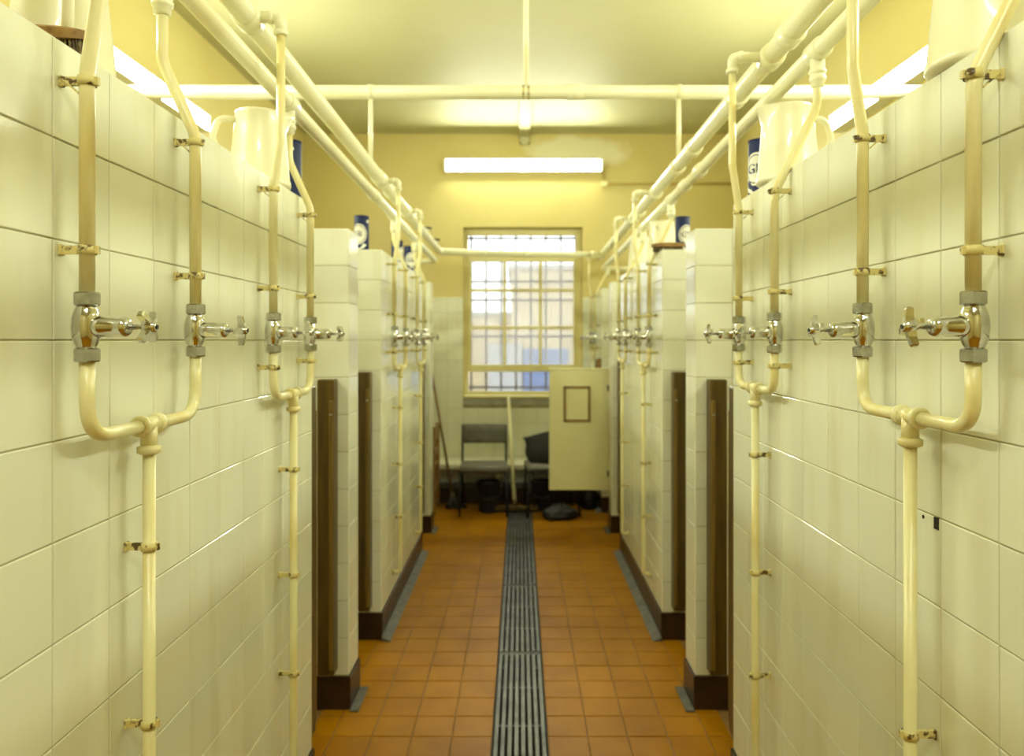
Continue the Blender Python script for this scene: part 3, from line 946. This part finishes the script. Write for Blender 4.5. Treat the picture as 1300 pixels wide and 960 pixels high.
# ------------------------------------------------------------------ brushes
def brush(label, loc, rz, L=.19, W=.055, curve=.006, bl=.024):
    e = empty('scrubbing_brush', loc, label, 'brush', 'wooden scrubbing brushes', rz)
    n = 10
    vs = []; fs = []
    for i in range(n + 1):
        t = i / n * 2 - 1
        w = W / 2 * (1 - .35 * abs(t) ** 4)
        zt = bl + .021 - curve * t * t; zb = bl
        y = t * L / 2
        vs += [(-w, y, zb), (w, y, zb), (w, y, zt - .004), (w - .004, y, zt), (-w + .004, y, zt), (-w, y, zt - .004)]
    for i in range(n):
        for j in range(6):
            j2 = (j + 1) % 6
            fs.append((i * 6 + j, (i + 1) * 6 + j, (i + 1) * 6 + j2, i * 6 + j2))
    fs += [tuple(range(6)), tuple(n * 6 + k for k in reversed(range(6)))]
    MB().add(vs, fs).build('block', 'wood', e)
    bm = MB()
    rg = random.Random(3)
    for i in range(26):
        for j in range(6):
            y = (i / 25 - .5) * (L - .024); x = (j / 5 - .5) * (W - .016)
            dx, dy_ = rg.uniform(-.004, .004), rg.uniform(-.005, .005)
            bm.tube([(x, y, bl + .002), (x + dx, y + dy_, .0004)], [.0022, .0030], 4)
    tag(bm.build('bristles', 'bristle', e), kind='stuff')
    return e
brush('wooden scrubbing brush lying on the near left-hand wall before the jug', (-.785, 1.208, TOP), PI / 2 + .06, L=.165, W=.05, bl=.031)
brush('wooden scrubbing brush on the corner of the far right-hand tap wall', (.765, 3.80, TOP), 1.45, L=.17)
hb = brush('wooden brush hanging upright by the end taps above the cream door', (.690, 6.56, 1.285), .3, L=.13, W=.05)
hb.rotation_euler = (PI / 2, 0, .35)

# ------------------------------------------------------------------ drain gratings
names = ['nearest to the viewer, mostly below the picture', 'nearest in the corridor between the first partition ends', 'second along the corridor between the far tap walls',
         'third along the corridor', 'last in the channel, under the broom head']
SEC = .983
for k in range(5):
    y0 = 1.60 + k * SEC
    e = empty('drain_grating', (0, y0, -.03), 'slotted steel drain grating, ' + names[k], 'grating', 'drain gratings')
    for j in range(8):
        x = -.0905 + j * .02586
        MB().rbox(x - .0085, x + .0085, .014, SEC - .014, .0, .0285, .002).build('bar', 'grate', e)
    for y in (.002, SEC - .016):
        MB().rbox(-.101, .101, y, y + .012, -.002, .024, .002).build('end_bar', 'grate', e)
    for y in (.33, .65):
        MB().box(-.10, .10, y, y + .012, -.006, .012).build('cross_bar', 'grate', e)
    for y in (.1, .88):
        for x in (-.085, .085):
            MB().box(x - .012, x + .012, y - .012, y + .012, -.043, .0).build('foot', 'grate', e)

# ------------------------------------------------------------------ bench and things at the end wall
trim_n[0] += 1
struct(MB().rbox(-1.25, XR - .002, 6.80, YB - .015, .0005, .145, .006).build('trim_%d' % trim_n[0], 'plinth'), 'low dark tiled kerb along the foot of the end wall under the bench', 'kerb')
bn = empty('bench', (.1, YB - .19, 0), 'low white slab bench along the end wall under the window', 'bench')
MB().rbox(-1.2, .55, -.17, .176, .325, .372, .006).build('slab', 'bench', bn)
for x in (-1.1, -.3, .45):
    MB().rbox(x - .03, x + .03, -.09, .16, .146, .325, .004).build('support', 'bench', bn)

def chair(label, loc, rz):
    """seat faces -Y"""
    e = empty('stacking_chair', loc, label, 'chair', 'grey stacking chairs', rz)
    n = 8
    def pad(x0, x1, pts, th, nm):
        vs = []; fs = []
        for (y, z, ny, nz) in pts:
            for (xx, s) in ((x0, 0), (x0 + .012, 1), (x1 - .012, 1), (x1, 0)):
                vs.append((xx, y + ny * th * (1 if s else .4), z + nz * th * (1 if s else .4)))
            for (xx, s) in ((x1, 0), (x1 - .012, 1), (x0 + .012, 1), (x0, 0)):
                vs.append((xx, y - ny * th * (.6 if s else .3), z - nz * th * (.6 if s else .3)))
        m = len(pts)
        for i in range(m - 1):
            for k in range(8):
                k2 = (k + 1) % 8
                fs.append((i * 8 + k, i * 8 + k2, (i + 1) * 8 + k2, (i + 1) * 8 + k))
        fs += [tuple(reversed(range(8))), tuple((m - 1) * 8 + k for k in range(8))]
        MB().add(vs, fs, True).build(nm, 'seat', e)
    pad(-.205, .205, [(-.21, .385, 0, 1), (-.20, .402, -.3, 1), (-.16, .410, 0, 1), (.10, .400, 0, 1), (.19, .396, 0, 1), (.20, .39, .3, .9)], .022, 'seat')
    pad(-.195, .195, [(.215, .575, -1, 0), (.218, .60, -1, 0), (.235, .68, -1, .1), (.247, .735, -1, .1), (.252, .745, -.4, .1)], .018, 'backrest')
    r = .0105
    for s in (-1, 1):
        x = s * .198
        MB().tube([(x, -.19, .392), (x * 1.03, -.215, .002)], r, 8).build('leg', 'frame_dark', e)
        MB().tube(fillet([(x, .25, .735), (x, .205, .42), (x * 1.03, .235, .002)], .05), r, 8).build('leg', 'frame_dark', e)
        MB().tube([(x, -.19, .384), (x, .205, .384)], r * .9, 8).build('side_rail', 'frame_dark', e)
    MB().tube([(-.198, .18, .376), (.198, .18, .376)], r * .9, 8).build('cross_rail', 'frame_dark', e)
    MB().tube([(-.198, -.17, .376), (.198, -.17, .376)], r * .9, 8).build('cross_rail', 'frame_dark', e)
    return e
chair('grey padded chair with dark legs below the window, left of the broom', (-.318, 6.50, 0), .03)
chair('grey padded chair with dark clothing over it, half behind the cream door', (.262, 6.49, 0), -PI / 2 + .08)

# dark clothing heaped against the backrest of the second chair
cvs = []; cfs = []
nu, nv = 12, 9
def cl(u, v, out):
    x = .025 + .40 * u
    top = .640 + .10 * u
    zb = .428
    z = top + (zb - top) * v
    x += .05 * (1 - u) * v + .012 * math.sin(7 * v + 3 * u)
    y = 6.595 - .05 * v ** 1.4 - .012 * math.sin(9 * u + 2 * v) - .012 * math.sin(15 * u)
    return (x, y - out, z)
for side_ in (0, 1):
    for j in range(nv + 1):
        for i in range(nu + 1):
            u, v = i / nu, j / nv
            edge = math.sin(PI * min(1, max(0, u))) ** .4 * math.sin(PI * (.08 + .84 * v)) ** .4
            cvs.append(cl(u, v, (.07 + .09 * j / nv) * edge if side_ else 0.0))
N_ = (nu + 1) * (nv + 1)
for j in range(nv):
    for i in range(nu):
        a = j * (nu + 1) + i
        cfs.append((a, a + 1, a + nu + 2, a + nu + 1))
        cfs.append((N_ + a, N_ + a + nu + 1, N_ + a + nu + 2, N_ + a + 1))
for j in range(nv):
    for i in (0, nu):
        a = j * (nu + 1) + i
        q = (a, a + nu + 1, N_ + a + nu + 1, N_ + a)
        cfs.append(q if i == 0 else tuple(reversed(q)))
for i in range(nu):
    for j in (0, nv):
        a = j * (nu + 1) + i
        q = (a, N_ + a, N_ + a + 1, a + 1)
        cfs.append(q if j == 0 else tuple(reversed(q)))
tag(MB().add(cvs, cfs, True).build('coat', 'coat'), 'dark charcoal coat bundled on the chair beside the open door', 'coat')

def bucket(label, loc, r, h, m='bin'):
    e = empty('bucket', loc, label, 'bucket', 'dark buckets under the seats')
    MB().lathe([(r * .80, 0), (r * .82, .004), (r, h - .012), (r + .006, h - .010), (r + .006, h), (r - .004, h), (r - .006, h - .02), (r * .78, .012), (.002, .012)], None, 24).build('body', m, e)
    MB().tube(fillet([(-r, 0, h - .01), (-r, -.03, h * .55), (0, -r - .02, h * .45), (r, -.03, h * .55), (r, 0, h - .01)], .06), .004, 6).build('bail', 'iron', e)
    return e
bucket('dark plastic bucket on the floor under the first grey chair', (-.275, 6.50, 0), .105, .27)
bucket('dark bucket under the coat-covered chair', (.20, 6.58, 0), .10, .26)

def sack(label, loc, sx, sy, sz, seed):
    rg = random.Random(seed)
    ph = [rg.uniform(0, 6) for _ in range(6)]
    prof_n, n = 12, 28
    vs = []; fs = []
    for i in range(prof_n + 1):
        t = i / prof_n
        z = t
        r = (math.sin(PI * (t * .86 + .14)) ** .55) * (1 - .35 * t)
        for k in range(n):
            a = 2 * PI * k / n
            d = 1 + .10 * math.sin(3 * a + ph[0] + 3 * t) + .06 * math.sin(7 * a + ph[1] - 5 * t) + .05 * math.sin(5 * t * PI + ph[2])
            vs.append((r * d * math.cos(a) * sx, r * d * math.sin(a) * sy, max(0.001, z * sz + .012 * math.sin(4 * a + ph[3]) * t)))
    for i in range(prof_n):
        for k in range(n):
            k2 = (k + 1) % n
            fs.append((i * n + k, i * n + k2, (i + 1) * n + k2, (i + 1) * n + k))
    fs += [tuple(reversed(range(n))), tuple(prof_n * n + k for k in range(n))]
    o = MB().add(vs, fs, True).build('rubbish_sack', 'sack')
    o.location = loc
    return tag(o, label, 'sack', 'dark sacks on the floor')
sack('dark blue-black sack slumped on the floor below the cream door', (.33, 6.21, 0), .17, .09, .125, 1)
sack('dark sack standing behind the cream door near the short tap wall', (.62, 6.62, 0), .09, .10, .22, 2)

# wooden chair seen edge-on behind the far left partition end
wc = empty('wooden_chair', (-.93, 6.52, 0), 'brown wooden chair seen edge-on behind the mop handle', 'chair', rz=-PI / 2)
MB().rbox(-.19, .19, -.19, .19, .40, .425, .006).build('seat', 'wood', wc)
for x in (-.17, .17):
    MB().rbox(x - .018, x + .018, .165, .20, .002, .765, .004).build('leg', 'wood', wc)
    MB().rbox(x - .018, x + .018, -.18, -.145, .002, .40, .004).build('leg', 'wood', wc)
MB().rbox(-.155, .155, .172, .192, .63, .75, .005).build('backrest', 'wood', wc)
MB().rbox(-.155, .155, .174, .190, .50, .55, .004).build('back_slat', 'wood', wc)
MB().rbox(-.155, .155, .172, .190, .18, .22, .004).build('stretcher', 'wood', wc)

# squeegee broom leaning on the sill
br = empty('floor_broom', (-.045, 6.46, 0), 'wide dark floor broom with a cream pole leaning on the window sill', 'broom')
MB().rbox(-.21, .21, -.028, .028, .022, .058, .006).build('head', 'post', br)
MB().rbox(-.205, .205, -.008, .008, .0005, .024, .002).build('rubber_blade', 'black', br)
MB().tube([(0, 0, .05), (-.066, .595, .985)], [.0165, .0145], 12).build('pole', 'broom_pole', br)
MB().lathe([(.024, 0), (.022, .05), (.017, .06)], T((0, 0, .05)) @ RX(-.56), 12).build('socket', 'post', br)
# mop leaning in the corner
mp = empty('mop', (-.60, 6.62, 0), 'dark-headed mop with a brown pole leaning in the corner', 'mop')
MB().tube([(0, 0, .08), (-.255, .415, 1.28)], .0125, 10).build('pole', 'broom_dark', mp)
mh = MB()
rg = random.Random(11)
for i in range(46):
    a = rg.uniform(0, 2 * PI); rr = rg.uniform(.05, .105)
    mh.tube(fillet([(-.005, 0, .10), (.03 * math.cos(a), .03 * math.sin(a), .075), (rr * math.cos(a) + .02, rr * .8 * math.sin(a), .009)], .03, 3), .008, 5)
mh.build('strands', 'coat', mp)
MB().lathe([(.022, -.02), (.026, 0), (.018, .05)], T((-.003, .003, .09)) @ RX(-.23) @ RY(-.2), 10).build('collar', 'iron', mp)
